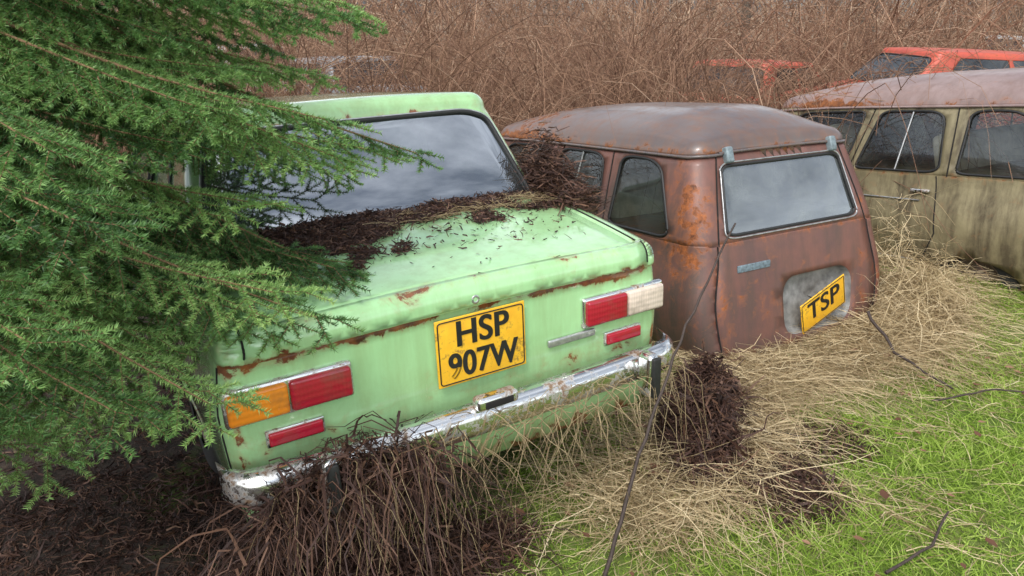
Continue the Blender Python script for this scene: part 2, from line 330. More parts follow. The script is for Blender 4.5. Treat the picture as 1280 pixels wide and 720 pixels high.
# ------------------------------------------------------------------ sedan
def sedan(M,paint,label,detail=True,group=None,dims=None,roofpaint=None,name='parked_car'):
    car=root(name,M,label,'car',group)
    d=dict(boot=.66,rs=.25,cabtop=1.375); d.update(dims or {})
    def zt(x,y):
        yb=d['boot']
        if y<yb+.3: z=.862+.098*min(1,max(0,y)/.70)**.8
        else: z=.96
        if y>2.75: z-=.09*min(1,(y-2.75)/1.2)
        z+=.018*(1-min(1,(abs(x)/.72))**2)
        if abs(x)>.62: z+=.010*math.exp(-((abs(x)-.70)/.03)**2)
        return z
    def hw(v): return .755+.040*math.sin(min(1,v/.75)*math.pi/2)-.025*max(0,(v-.7)/.3)
    def y0(v): return (.014 if v<.95 else 0)+.03*max(0,(.5-v)/.5)
    hull=Shell(.23,zt,.045,hw,y0,lambda v:3.95-.03*(1-v),.06)
    zz=lambda z:(z-.23)/(.862-.045-.23+.02)
    arch=[]
    for sg in (-1,1):
        for yc in (.95,3.32):
            a=np.linspace(-.1,math.pi+.1,18); arch.append(np.array([(hull.side(yc,sg)+.33*math.cos(t),max(.002,zz(.30)+.33*math.sin(t)/.6)) for t in a]))
    regs=[dens([(-.69,.952),(.69,.952),(.69,1.999),(-.69,1.999)],.05)] if detail else []
    V,F,reg=hull.build(VS_H,arch,regs,[np.array(dens([(-.67,.047),(.67,.047),(.67,d['boot']-.02),(-.67,d['boot']-.02)],.05))] if detail else [],capstep=.04 if detail else .07)
    def wear(x,y,z):
        w=0.
        if y<.05:
            w=max(w,.68*math.exp(-((z-.79)/.010)**2)); w=max(w,.40*math.exp(-((z-.50)/.03)**2))
            w=max(w,.55*math.exp(-((abs(x)-.66)/.13)**2-((z-.765)/.018)**2))
            w=max(w,.55*math.exp(-((abs(x)-.755)/.015)**2)*(z<.8))
            w=max(w,.6*math.exp(-((x-.60)/.05)**2-((z-.51)/.04)**2))
        w=max(w,.5*math.exp(-((z-.24)/.05)**2))
        w=max(w,.38*math.exp(-((abs(x)-.69)/.012)**2)*(y<.8)*(z>.8))
        w=max(w,.30*math.exp(-((y-.03)/.03)**2)*(z>.82))
        return w+.04
    def grime(x,y,z):
        g=.08
        if z<.55: g+=.5*(.55-z)/.3
        if y>.45 and z>.8: g+=.25
        if y<.03 and z<.60: g+=.2
        if abs(x)>.76 and z<.8: g+=.1
        return min(1,g)
    if detail:
        lid=(reg==0)|(reg==1000)
        part('body',*sub(V,F,~lid),paint,car,wear,grime); part('boot_lid',*sub(V,F,lid),paint,car,wear,grime)
        gl=[hull.map(dens([(-.69,1.9),(-.69,.947),(.69,.947),(.69,1.9)],.03,False))]
        gl+= [np.array([(sg*.69,y,zt(sg*.69,y)) for y in np.arange(.05,d['boot'],.04)]) for sg in(-1,1)]
        gl+= [hull.map(dens([(sg*.765,.05),(sg*.765,.93)],.04,False)) for sg in (-1,1)]
        tube_part('panel_gap',gl,.0034,M_gap,car,False,5)
    else: part('body',V,F,paint,car,wear,grime)
    b=d['boot']; ct=d['cabtop']; zb0=.93
    zc=lambda x,y: ct+.028*(1-min(1,abs(x)/.62)**2.2)*(1-.5*min(1,abs((y-1.7)/.9)**2))-.045*max(0,y-1.0)
    cab=Shell(zb0,zc,.065,lambda v:.72-.10*v,lambda v:b+(d['rs']-.01)*v**1.15,lambda v:2.95-.5*v,.10)
    h0=ct-.065-zb0; q=lambda z:(z-zb0)/h0
    zt_w=ct-.073
    rw=rpoly([(-.675,q(.955)),(.675,q(.955)),(.665,q(zt_w)),(-.665,q(zt_w))],[.10,.10,.15,.15],9)
    holes=[rw]; S=cab.side
    for sg in(-1,1):
        holes.append(rpoly([(S(b+.45,sg),q(.97)),(S(1.75,sg),q(.97)),(S(1.75,sg),q(zt_w)),(S(b+.45,sg),q(zt_w))],.05))
        holes.append(rpoly([(S(1.83,sg),q(.97)),(S(2.72,sg),q(.97)),(S(2.72,sg),q(zt_w)),(S(1.83,sg),q(zt_w))],.05))
        holes.append(rpoly([(sg*(cab.L1+2*cab.A+cab.L2+.04),q(.97)),(sg*(cab.P-.02),q(.97)),(sg*(cab.P-.02),q(zt_w)),(sg*(cab.L1+2*cab.A+cab.L2+.04),q(zt_w))],.04))
    V,F,reg=cab.build(np.array([0,.1,.25,.4,.55,.7,.85,.95,1,1.15,1.3,1.45,1.6,1.8,2]),holes)
    part('cabin_roof',V,F,roofpaint or paint,car,lambda x,y,z:.18*(z<.97)+.10+.25*math.exp(-((z-ct+.05)/.012)**2),lambda x,y,z:.3)
    wn=['rear_window']+['side_window','side_window','windscreen']*2
    for i,(h,nm) in enumerate(zip(holes,wn)):
        glass_part(cab,h,(M_glassr if i==0 else M_glass) if detail else M_glassd,car,nm)
    tube_part('window_seal',[cab.map(h,.0) for h in (holes if detail else holes[:1])],.009,M_rubber,car)
    if detail:
        tube_part('window_trim',[cab.map(rpoly([(-.684,q(.943)),(.684,q(.943)),(.677,q(zt_w+.008)),(-.677,q(zt_w+.008))],[.11,.11,.16,.16],9),-.002)],.004,M_alu,car)
    for x in(-.33,.33):
        box_part('seat',(x,2.0,.86),(.5,.12,.62),M_seat,car,.05,Matrix.Rotation(-.2,3,'X'))
    box_part('rear_seat',(0,b+.58,.82),(1.25,.14,.44),M_seat,car,.05,Matrix.Rotation(-.25,3,'X'))
    box_part('parcel_shelf',(0,b+.28,.99),(1.2,.36,.02),M_int,car,.004)
    for x in(-.68,.68):
        for y in(.95,3.32): wheel(car,x,y)
    return car,hull,cab
def lamps(car,y=0.014):
    for g in(-1,1):
        h=bpy.data.objects.new('tail_lamp',None); link(h,car)
        box_part('lamp_frame',(g*.60,y-.002,.675),(.365,.03,.112),M_chrome,h,.01)
        box_part('red_lens',(g*.515,y-.020,.675),(.178,.03,.092),M_lred,h,.010)
        box_part('turn_signal_lens',(g*.692,y-.019,.675),(.166,.03,.092),M_lamb if g<0 else M_lclr,h,.010)
        box_part('reflector',(g*.60,y-.010,.555),(.155,.022,.04),M_lred,car,.005)
        box_part('reflector_frame',(g*.60,y-.002,.555),(.168,.018,.052),M_chrome,car,.004)
def uk_plate(parent,C,R,w,h,lines,name='licence_plate'):
    M=Matrix.Translation(C)@R.to_4x4()
    p=box_part(name,(0,0,0),(w,.006,h),M_yel,parent,.0025); p.data.transform(M)
    b=rpoly([(-w/2+.008,-h/2+.008),(w/2-.008,-h/2+.008),(w/2-.008,h/2-.008),(-w/2+.008,h/2-.008)],.012)
    tube_part('plate_border',[tf(M,[(x,-.0035,z) for x,z in b])],.0022,M_blk,p)
    X=Matrix.Rotation(math.pi/2,4,'X')
    for s,z,size,sx in lines:
        text_part('plate_lettering',s,size,M@Matrix.Translation((0,-.0042,z))@X,M_blk,p,sx,.0012)
        text_part('plate_lettering',s,size,M@Matrix.Translation((.0035,-.0046,z))@X,M_blk,p,sx,.0012)
    return p
# ================================================================== CAR 1 mint sedan
fw0=np.array((-.529,.849,-.050)); fw0/=np.linalg.norm(fw0); oo=np.array((-.104,2.158,CAMZ-1.676))-fw0*.044
M0=pose(tuple(oo),(.849,.528,.016),tuple(fw0))
car,hull0,cab0=sedan(M0,M_green,'faded mint green saloon with rusty boot edge, buried in dead bracken',True)
lamps(car)
uk_plate(car,(.012,-.004,.672),Matrix.Rotation(.0,3,'Y'),.325,.225,[('HSP',.052,.118,.95),('907W',-.052,.118,.83)])
box_part('model_badge',(.37,.004,.60),(.20,.012,.026),M_alu,car,.005)
tube_part('boot_lock',[[(.0+.011*math.cos(a),.004,.825+.011*math.sin(a)) for a in np.linspace(0,6.0,14)]],.006,M_alu,car)
def bumper(car):
    xs=np.linspace(-.84,.84,41); prof=[(.030,.052),(.002,.050),(-.016,.038),(-.022,.018),(-.024,0),(-.022,-.018),(-.014,-.038),(.004,-.052),(.03,-.054)]
    V=[];F=[]
    for x in xs:
        e=max(0,(abs(x)-.72)/.12); yc=-.085+.02*(x/.84)**2+.10*e*e
        for a,b in prof: V.append((x if e<=0 else math.copysign(.72+.10*math.sin(min(1,e)*1.4),x),yc+a,.455+b))
    m=len(prof)
    for i in range(len(xs)-1):
        for j in range(m-1): F.append((i*m+j,(i+1)*m+j,(i+1)*m+j+1,i*m+j+1))
    o=mesh_np('rear_bumper',V,F,M_chrome,car,None,True); md=o.modifiers.new('s','SOLIDIFY'); md.thickness=.004; md.offset=0
    for x in(-.56,.60):
        box_part('overrider',(x,-.135,.45),(.05,.07,.165),M_chrome,o,.018)
        box_part('overrider_rubber',(x,-.175,.45),(.036,.016,.15),M_rubber,o,.006)
    box_part('plate_lamp',(.0,-.095,.520),(.15,.05,.045),M_chrome,o,.014)
    box_part('plate_lamp_window',(.0,-.122,.518),(.10,.006,.022),M_gap,o,.002)
bumper(car)
box_part('underbody',(0,1.9,.25),(1.4,3.4,.1),M_gap,car,.02)
# ================================================================== small estates
def estate(M,paint,roofp,label,group,seatmat,rusty=True,crown=.17):
    car=root('parked_car',M,label,'car',group)
    def zt(x,y):
        z=.975
        if y>2.5: z-=.10*min(1,(y-2.5)/1.0)
        return z+.02*(1-min(1,abs(x)/.7)**2)*(y>2.3)
    def hw(v): return .70+.065*math.sin(min(1,v/.55)*math.pi/2)-.055*sm((v-.5)/.5)
    hull=Shell(.30,zt,.012,hw,lambda v:-.055+.09*v**1.6,lambda v:3.55,.11)
    arch=[]
    for sg in(-1,1):
        for yc in(.62,3.0):
            a=np.linspace(-.05,math.pi+.05,18); arch.append(np.array([(hull.side(yc,sg)+.29*math.cos(t),max(.002,.02+.14*math.sin(t)/.66)) for t in a]))
    gate=dens([(-.575,.03),(.575,.03),(.575,1.999),(-.575,1.999)],.05)
    rcx,rcz=.13,.57; rp=rpoly([(-.265,-.165),(.265,-.165),(.265,.165),(-.265,.165)],.11,8); n=len(rp)
    rdom=np.array([((rcx+x)*.97,(rcz+z-.30)/.663) for x,z in rp])
    V,F,reg=hull.build(VS_H,arch+[rdom],[gate],capstep=.1)
    S=hull.side
    def wear(x,y,z):
        w=.0
        w=max(w,.35*math.exp(-((z-.32)/.08)**2))
        if rusty:
            w=max(w,.48*math.exp(-((x+.66)/.10)**2-((y-.15)/.20)**2)*(1 if z>.75 else .35))
            w=max(w,.25*math.exp(-((abs(x)-.575)/.03)**2)*(y<.1))
            w=max(w,.18*math.exp(-((z-.62)/.15)**2)*(y<.1))
        w=max(w,.3*math.exp(-((z-.965)/.02)**2))
        return w
    def grime(x,y,z): return min(1,.25+(.5*(.6-z)/.3 if z<.6 else 0)+(.5 if (rusty and x<-.67) else 0)+(.25 if not rusty else 0))
    g=reg==0
    part('body',*sub(V,F,~g),paint,car,wear,grime)
    tg=part('tailgate',*sub(V,F,g),paint,car,wear,grime); tg['label']='rusty brown tailgate' if rusty else 'dull beige tailgate'
    rimp=hull.map(rdom); cen=rimp.mean(0); Vv=[];Ff=[]; levels=[(1.0,.001),(.97,.02),(.90,.045),(.82,.05),(.4,.05),(.02,.05)]
    for sc,dy in levels:
        for p in rimp: Vv.append((cen[0]+(p[0]-cen[0])*sc,p[1]+dy,cen[2]+(p[2]-cen[2])*sc))
    for k in range(len(levels)-1):
        for i in range(n): Ff.append((k*n+i,k*n+(i+1)%n,(k+1)*n+(i+1)%n,(k+1)*n+i))
    mesh_np('plate_recess',np.array(Vv),Ff,m_simple('pale_recess_paint',(.20,.20,.19),.6,0,.6,12) if rusty else paint,car,None,True)
    def zc(x,y):
        fy=math.sin(math.pi/2*min(1,max(0,(y-.16)/.50)))*(1-max(0,(y-1.1)/1.6)**2)
        return 1.465+crown*(1-min(1,abs(x)/.60)**3.2)*fy-.02*max(0,(y-1.5)/.8)**2+.003*math.cos(x*52)*(abs(x)<.45)*sm((y-.45)/.2)*(y<2.0)
    cab=Shell(.963,zc,.065,lambda v:.710-.105*v**1.2,lambda v:.036+.155*v**1.1,lambda v:2.66-.32*v,.11)
    h0=1.465-.065-.963; q=lambda z:(z-.963)/h0
    rw=rpoly([(-.515,q(1.005)),(.515,q(1.005)),(.535,q(1.345)),(-.535,q(1.345))],[.08]*4)
    C=cab.side; holes=[rw]; zb,ztp=.985,1.372
    for sg in(-1,1):
        holes.append(rpoly([(C(.27,sg),q(zb)),(C(.80,sg),q(zb)),(C(.75,sg),q(ztp)),(C(.34,sg),q(ztp))],[.10,.08,.13,.20]))
        holes.append(rpoly([(C(.91,sg),q(zb)),(C(1.53,sg),q(zb)),(C(1.50,sg),q(ztp)),(C(.95,sg),q(ztp))],[.12,.06,.10,.18]))
        holes.append(rpoly([(C(1.62,sg),q(zb)),(C(2.44,sg),q(zb)),(C(2.34,sg),q(ztp)),(C(1.65,sg),q(ztp))],[.05,.08,.14,.08]))
        holes.append(rpoly([(sg*(cab.L1+2*cab.A+cab.L2+.02),q(1.0)),(sg*(cab.P-.015),q(1.0)),(sg*(cab.P-.015),q(1.36)),(sg*(cab.L1+2*cab.A+cab.L2+.02),q(1.36))],.04))
    V,F,reg=cab.build(np.array([0,.08,.2,.35,.5,.65,.8,.9,1,1.15,1.3,1.5,1.7,1.85,2]),holes,capstep=.05)
    isroof=V[F].mean(1)[:,2]>1.398
    part('roof',*sub(V,F,isroof),roofp,car,lambda x,y,z:.34*math.exp(-((z-1.42)/.025)**2)+.35*math.exp(-((y-1.9)/.35)**2),lambda x,y,z:.3)
    part('window_frame',*sub(V,F,~isroof),paint,car,wear,grime)
    nm=['rear_window']+['side_window','side_window','side_window','windscreen']*2
    for i,(h,n_) in enumerate(zip(holes,nm)):
        glass_part(cab,h,M_glassc if (i==0) else M_glass,car,n_)
    tube_part('window_seal',[cab.map(h,.0) for h in holes],.009,M_rubber,car)
    tube_part('window_trim',[cab.map(rpoly([(-.53,q(.99)),(.53,q(.99)),(.55,q(1.36)),(-.55,q(1.36))],.09),-.003)],.005,M_alu if rusty else M_rubber,car)
    for sg in(-1,1): tube_part('sliding_window_bar',[cab.map([(C(1.22,sg),q(zb)),(C(1.22,sg),q(ztp))],-.001)],.006,M_alu,car,False)
    tube_part('roof_gutter',[cab.map([(s,1.0) for s in cab.S if abs(s)>.50 and abs(s)<cab.L1+cab.A*1.5+cab.L2 and s*g>0],-.008) for g in(-1,1)]+[cab.map([(s,1.05) for s in np.linspace(-.56,.56,16)],-.006)],.009,roofp,car,False)
    gl=[]
    for sg in(-1,1):
        gl.append(hull.map(dens([(sg*.58,.03),(sg*.58,1.0)],.04,False),-.001)); gl.append(cab.map(dens([(sg*.58,0),(sg*.575,.98)],.05,False),-.001))
        for yy in(.85,1.575):
            gl.append(cab.map(dens([(C(yy,sg),0),(C(yy,sg),.98)],.05,False),-.001)); gl.append(hull.map(dens([(S(yy,sg),.03 if yy>1 else .45),(S(yy,sg),1.0)],.04,False),-.001))
        gl.append(hull.map(dens([(S(.85,sg),.45),(S(1.0,sg),.03)],.04,False),-.001))
    tube_part('panel_gap',gl,.0045,M_gap,car,False,5)
    for sg in(-1,1): 
        p=cab.map([(sg*.49,1.02)])[0]; box_part('tailgate_hinge',(p[0],p[1]-.015,p[2]-.012),(.05,.05,.085),M_hinge,car,.012,Matrix.Rotation(-.3,3,'X'))
        for yy in(1.0,1.7):
            x=sg*(hull.hw(.85)+.018); box_part('door_handle',(x,yy,.865),(.03,.13,.022),M_chrome,car,.008)
        tube_part('sill_trim',[[(sg*(hull.hw(.12)+.004),y,.39) for y in np.linspace(.98,2.6,10)]],.008,M_alu,car,False)
        tube_part('side_moulding',[[(sg*(hull.hw(.75)+.004),y,.80) for y in np.linspace(1.0,2.4,10)]],.006,M_alu,car,False)
    box_part('tailgate_handle',(-.35,.006,.83),(.24,.012,.038),M_patch,car,.004)
    for x in(-.33,.33):
        box_part('seat',(x,1.80,1.0),(.48,.10,.56),seatmat,car,.045,Matrix.Rotation(-.25,3,'X'))
    box_part('rear_seat',(0,.98,1.0),(1.12,.12,.44),seatmat,car,.045,Matrix.Rotation(-.2,3,'X'))
    sw=bpy.data.objects.new('steering_wheel',None); link(sw,car); 
    tube_part('steering_rim',[[(-.33+.19*math.cos(a),2.2+.08*math.sin(a),1.07+.17*math.sin(a)) for a in np.linspace(0,2*math.pi,25)[:-1]]],.012,M_rubber,sw)
    for x in(-.62,.62):
        for y in(.62,3.0): wheel(car,x,y,.29)
    return car,hull,cab
M1=pose((1.606,3.787,CAMZ-2.10),(.865,.501,-.011),(-.5,.862,-.084))
car1,hull1,cab1=estate(M1,M_rusty,M_roof,'rust brown small hatchback estate sunk in dry grass','abandoned small estates',M_seatcream,True,.165)
uk_plate(car1,(.15,-.06,.545),Matrix.Rotation(-.36,3,'Y')@Matrix.Rotation(.12,3,'X'),.37,.20,[('TSP',.012,.165,1.0)])
M2=pose((3.90,4.25,CAMZ-1.875),(.866,.5,0),(-.495,.857,-.115))
car2,_,_=estate(M2,M_beige,M_beiroof,'dull beige estate with purplish weathered roof on grass','abandoned small estates',M_seatcream,False,.145)
# ================================================================== background cars
def flat(x,y,th,dz=0): return pose((x,y,float(H(x,y))+dz),(math.cos(th),math.sin(th),0),(-math.sin(th),math.cos(th),0))
G='derelict cars in the brambles'
sedan(flat(2.75,11.0,-.75,-.05),M_red,'faded red hatchback half buried in brambles',False,G,dict(boot=.35,rs=.4))
mr=flat(4.45,10.0,-1.45,.0); mr[2][3]=-.12
sedan(mr,M_red,'red saloon with flat roof behind beige estate',False,G,dict(boot=.3,rs=.4,cabtop=1.36))
sedan(flat(10.6,18.0,-1.35,-.10),M_white,'dirty white car beyond the brambles',False,G)
sedan(flat(-1.75,11.6,.7,.0),M_grey,'silver grey saloon behind the spruce',False,G)
sedan(flat(-3.9,13.4,.9,0.1),M_white,'white saloon beyond the mint car',False,G)
# ================================================================== ground
def axis(n,near,far,c): 
    t=np.linspace(-1,1,n); return c+near*t+(far-near)*np.sign(t)*np.abs(t)**9
gx=axis(240,7,260,.5); gy=axis(240,6,260,4.2); X,Y=np.meshgrid(gx,gy,indexing='ij'); Z=H(X,Y)
idx=np.arange(X.size).reshape(X.shape); F=np.stack([idx[:-1,:-1],idx[1:,:-1],idx[1:,1:],idx[:-1,1:]],-1).reshape(-1,4)
t=NT('soil_moss_ground'); c=t.coord(); n1=t.noise(1.3,8,.65,c,.4); n2=t.noise(22,8,.7,c)
col=t.ramp(n2,[(.3,(.016,.011,.008)),(.6,(.045,.03,.021)),(.8,(.09,.07,.045))]); moss=t.ramp(n2,[(.3,(.05,.085,.012)),(.7,(.17,.25,.035))]); straw=t.ramp(n2,[(.3,(.12,.09,.045)),(.7,(.30,.24,.13))])
sep=t.n('ShaderNodeSeparateXYZ'); t.l(c,sep.inputs[0]); 
gm=t.math('MULTIPLY',t.math('ADD',t.math('ADD',sep.outputs['X'],t.math('MULTIPLY',n1,1.0)),-.10),1.8,True)
mp=t.ramp(n1,[(.57,0.),(.64,.6)]); col=t.mix(mp,col,moss)
col=t.mix(gm,col,moss); col=t.mix(t.math('MULTIPLY',gm,t.ramp(n1,[(.52,0.),(.64,.7)])),col,straw)
fm=t.math('MULTIPLY',t.math('SUBTRACT',sep.outputs['Y'],6.),.4,True); n3=t.noise(.25,4,.6,c); col=t.mix(fm,col,t.mix(t.ramp(n3,[(.48,0.),(.60,.8)]),t.ramp(n1,[(.35,(.05,.03,.02)),(.65,(.13,.085,.055))]),(.36,.28,.17)))
t.setv('Base Color',col); t.setv('Roughness',.95); t.bump(n2,.8,.02)
g=mesh_np('ground',np.stack([X,Y,Z],-1).reshape(-1,3),F,t.m,None,None,True); g['kind']='structure'
# ================================================================== grass
def blades(px,py,L,az,lean,n=5,curl=.5,z0=0.,wob=0.):
    K=len(px); t=np.linspace(0,1,n)[None]; d=np.stack([np.cos(az),np.sin(az)],-1)
    hor=(lean[:,None]*t+curl*t**2)*L[:,None]
    up=(t*(1-lean[:,None]*.5)-.45*lean[:,None]*t**2)*L[:,None]
    P=np.zeros((K,n,3)); P[:,:,0]=px[:,None]+d[:,:1]*hor; P[:,:,1]=py[:,None]+d[:,1:]*hor
    if wob: P[:,:,:2]+=np.cumsum(RS.normal(size=(K,n,2))*wob,1)*L[:,None,None]
    P[:,:,2]=np.maximum(H(px,py)[:,None]+z0+up,H(P[:,:,0],P[:,:,1])+.004)
    return P
def stuffobj(name,V,F,A,K,mat,tone=None):
    tn=(tone if tone is not None else RS.rand(K))[A]; o=mesh_np(name,V,F,mat,None,{'tone':tn}); o['kind']='stuff'; return o
M_grass=m_tone('fresh_grass',[(0,(.10,.17,.02)),(.45,(.27,.41,.055)),(.75,(.43,.56,.12)),(1,(.62,.62,.28))],.55,.35)
M_straw=m_tone('dry_straw',[(0,(.15,.10,.05)),(.4,(.42,.32,.18)),(.8,(.72,.59,.37)),(1,(.85,.75,.54))],.7,.25)
M_dead=m_tone('dead_bracken',[(0,(.018,.009,.007)),(.5,(.068,.032,.023)),(.85,(.17,.09,.055)),(1,(.40,.28,.18))],.65,.05,3,.3,.4)
M_bram=m_tone('bramble_stems',[(0,(.04,.022,.017)),(.3,(.15,.078,.05)),(.65,(.34,.205,.13)),(1,(.66,.53,.38))],.8,0)
def nzf(px,py): return np.sin(px*3.1+py*1.3)*np.sin(py*3.7-px)+.5*np.sin(px*9+1)*np.sin(py*8)
N=220000
px=RS.uniform(-.5,6.5,N); py=1.45+RS.rand(N)**1.15*4.8
nz=nzf(px,py)
k=(px+.25*nz>-.20+.48*np.clip(py-2.0,-1,1.2))&(nz>-.95-.3*RS.rand(N)); px,py=px[k],py[k]
L=RS.uniform(.03,.10,len(px))*np.where(px<.4,.6,1)*(.75+.35*np.sin(px*4.3)*np.sin(py*5.1+1)); P=blades(px,py,L,RS.uniform(0,6.28,len(px)),RS.uniform(.1,.8,len(px)),4,.4)
V,F,A=ribbons(P,np.array([[.0022,.0019,.0013,.0002]])*np.ones((len(px),1))); stuffobj('green_grass',V,F,A,len(px),M_grass)
line=np.array([(.45,2.3),(.75,2.55),(1.0,2.95),(1.10,3.30),(1.65,3.60),(2.2,3.92),(2.5,4.2),(2.7,4.55)])
def along(N,w,pts=line):
    seg=np.linalg.norm(np.diff(pts,axis=0),axis=1); cs=np.concatenate([[0],np.cumsum(seg)]); u=RS.rand(N)*cs[-1]; i=np.clip(np.searchsorted(cs,u)-1,0,len(seg)-1); f=((u-cs[i])/seg[i])[:,None]
    return pts[i]*(1-f)+pts[i+1]*f+RS.normal(size=(N,2))*w
N=9500; p=along(N,.12); L=RS.uniform(.08,.40,N); az=RS.normal(-2.1,1.8,N)
P=blades(p[:,0],p[:,1],L,az,RS.uniform(.75,1.35,N),8,.35,.01+.09*RS.rand(N)[:,None]*(.5+.5*np.sin(p[:,:1]*7)),.13); a1=ribbons(P,np.linspace(.0021,.0006,8)[None]*np.ones((N,1)))
N2=30000; q=np.stack([RS.uniform(-.3,5.5,N2),1.5+RS.rand(N2)*3.2],-1); nn=-nzf(q[:,0]*.8+.6,q[:,1]*.8)
k=((nn+.5*RS.normal(size=N2)+.4*(q[:,1]-3.1)-.35*np.clip(q[:,0]-1,-1,2)>.90)|(RS.rand(N2)<.10))&(q[:,0]>.45*(q[:,1]-2)-.2); q=q[k]; N2=len(q)
P=blades(q[:,0],q[:,1],RS.uniform(.06,.28,N2),RS.uniform(0,6.28,N2),RS.uniform(.95,1.35,N2),6,.2,.02,.10); a2=ribbons(P,np.linspace(.0018,.0006,6)[None]*np.ones((N2,1)))
a2=(a2[0],a2[1],a2[2]+N)
# ================================================================== heaps
def strands(C,N,Lr,droop=.6,n=6,az=None):
    base=C(N); L=RS.uniform(*Lr,N); a=RS.uniform(0,6.28,N) if az is None else RS.normal(az[0],az[1],N); el=RS.normal(0,.5,N)
    t=np.linspace(0,1,n)[None,:,None]; d=np.stack([np.cos(a)*np.cos(el),np.sin(a)*np.cos(el),np.sin(el)],-1)[:,None]
    P=base[:,None]+d*L[:,None,None]*t; P[:,:,2]-=droop*L[:,None]*(t[...,0]**2); P+=np.cumsum(RS.normal(size=P.shape)*.09,1)*L[:,None,None]
    P[:,:,2]=np.maximum(P[:,:,2],H(P[:,:,0],P[:,:,1])+.005); return P
def heapgen(cx,cy,rx,ry,h,rot=0):
    def f(N):
        r=np.sqrt(RS.rand(N)); a=RS.uniform(0,6.28,N); x=r*np.cos(a)*rx; y=r*np.sin(a)*ry; c,s=math.cos(rot),math.sin(rot)
        X=cx+x*c-y*s; Y=cy+x*s+y*c; lump=.7+.45*np.sin(X*13)*np.sin(Y*11+1)+.25*np.sin(X*31+Y*7); z=H(X,Y)+h*(1-r**2)*RS.uniform(.2,1.0,N)*lump; return np.stack([X,Y,z],-1)
    return f
def heap(name,gens,mat,wid=(.0035,.0012)):
    parts=[];o=0
    for gfn,N,Lr,dr,az in gens:
        P=strands(gfn,N,Lr,droop=dr,az=az); kk=N//3
        a=ribbons(P[:N-kk],np.linspace(wid[0],wid[1],P.shape[1])[None]*RS.uniform(.5,2.0,(N-kk,1))); parts.append((a[0],a[1],a[2]+o)); o+=N-kk
        b=tubes(P[N-kk:],np.linspace(.0020,.0008,P.shape[1])[None]*np.ones((kk,1)),3); parts.append((b[0],b[1],b[2]+o)); o+=kk
    V,F,A=merge(parts); return stuffobj(name,V,F,A,o,mat,tone=RS.rand(o)**1.2)
# straw heaped against the rusty estate's corner, with the flat straw
N3=4200; P3=np.concatenate([strands(heapgen(2.36,4.22,.26,.36,.60,.5),2600,(.10,.36),.45,n=6),strands(heapgen(2.2,3.85,.35,.2,.28,.5),1600,(.10,.34),.45,n=6)]); a3=ribbons(P3,np.linspace(.0020,.0006,6)[None]*np.ones((N3,1)))
V,F,A=merge([a1,a2,(a3[0],a3[1],a3[2]+N+N2)]); stuffobj('dry_straw_grass',V,F,A,N+N2+N3,M_straw)
R0=math.atan2(.528,.849)
def bumpgen(x0,x1,z1):
    def f(N):
        x=RS.uniform(x0,x1,N); return tf(M0,np.stack([x,RS.uniform(-.17,-.07,N),.34+(z1-.34)*RS.rand(N)*np.sin(math.pi*(x-x0)/(x1-x0))**.5],-1))
    return f
heap('dead_bracken_heap',[(heapgen(-.80,1.62,.72,.27,.27,R0),13000,(.015,.09),.25,None),(heapgen(-.80,1.62,.75,.30,.32,R0),1700,(.10,.36),.25,None),(heapgen(-.50,1.82,.28,.12,.36,R0),2200,(.02,.10),.3,None),(bumpgen(-.76,-.26,.54),1700,(.03,.12),.6,None),(bumpgen(-.80,-.16,.54),480,(.10,.32),.9,(-1.8,1.6)),(heapgen(-1.15,1.45,.7,.35,.12,R0),7000,(.02,.13),.25,None),(heapgen(-.28,1.95,.4,.12,.14,R0),2500,(.03,.2),.4,None),(heapgen(-1.3,2.0,.9,.7,.02),7000,(.015,.08),.1,None),(heapgen(-2.1,2.9,1.1,1.1,.02),6000,(.02,.09),.1,None)],M_dead,(.0026,.0008))
heap('dead_leaf_mulch',[(heapgen(.86,2.88,.19,.55,.34,-.25),15000,(.015,.07),.3,None),(heapgen(.74,2.75,.12,.22,.42,-.5),3500,(.015,.07),.3,None),(heapgen(1.0,2.45,.26,.30,.08,.3),5000,(.02,.08),.3,None),(heapgen(.86,2.85,.18,.52,.38,-.3),900,(.08,.25),.4,None),(heapgen(1.35,2.75,.25,.17,.04,.3),1100,(.02,.09),.3,None)],M_dead,(.0036,.0012))
K=170; bx=np.where(RS.rand(K)<.6,RS.normal(.3,.28,K),RS.normal(-.3,.25,K)); bw=tf(M0,np.stack([np.clip(bx,-.75,.75),RS.uniform(-.14,-.09,K),RS.uniform(.36,.50,K)],-1))
t=np.linspace(0,1,7)[None]; L=RS.uniform(.10,.42,K)[:,None]; a=RS.uniform(0,6.28,K)[:,None]
P=np.stack([bw[:,:1]+np.cos(a)*L*.7*t,bw[:,1:2]-.06*t-np.abs(np.sin(a))*L*.35*t,bw[:,2:]+.04*np.sin(t*3)-L*.9*t**1.5],-1)+np.cumsum(RS.normal(size=(K,7,3))*.009,1); P[:,:,2]=np.maximum(P[:,:,2],H(P[:,:,0],P[:,:,1])+.01)
V,F,A=tubes(P,np.linspace(.0018,.0008,7)[None]*np.ones((K,1)),3); stuffobj('dry_stems_on_bumper',V,F,A,K,M_straw,tone=RS.rand(K)*.6)
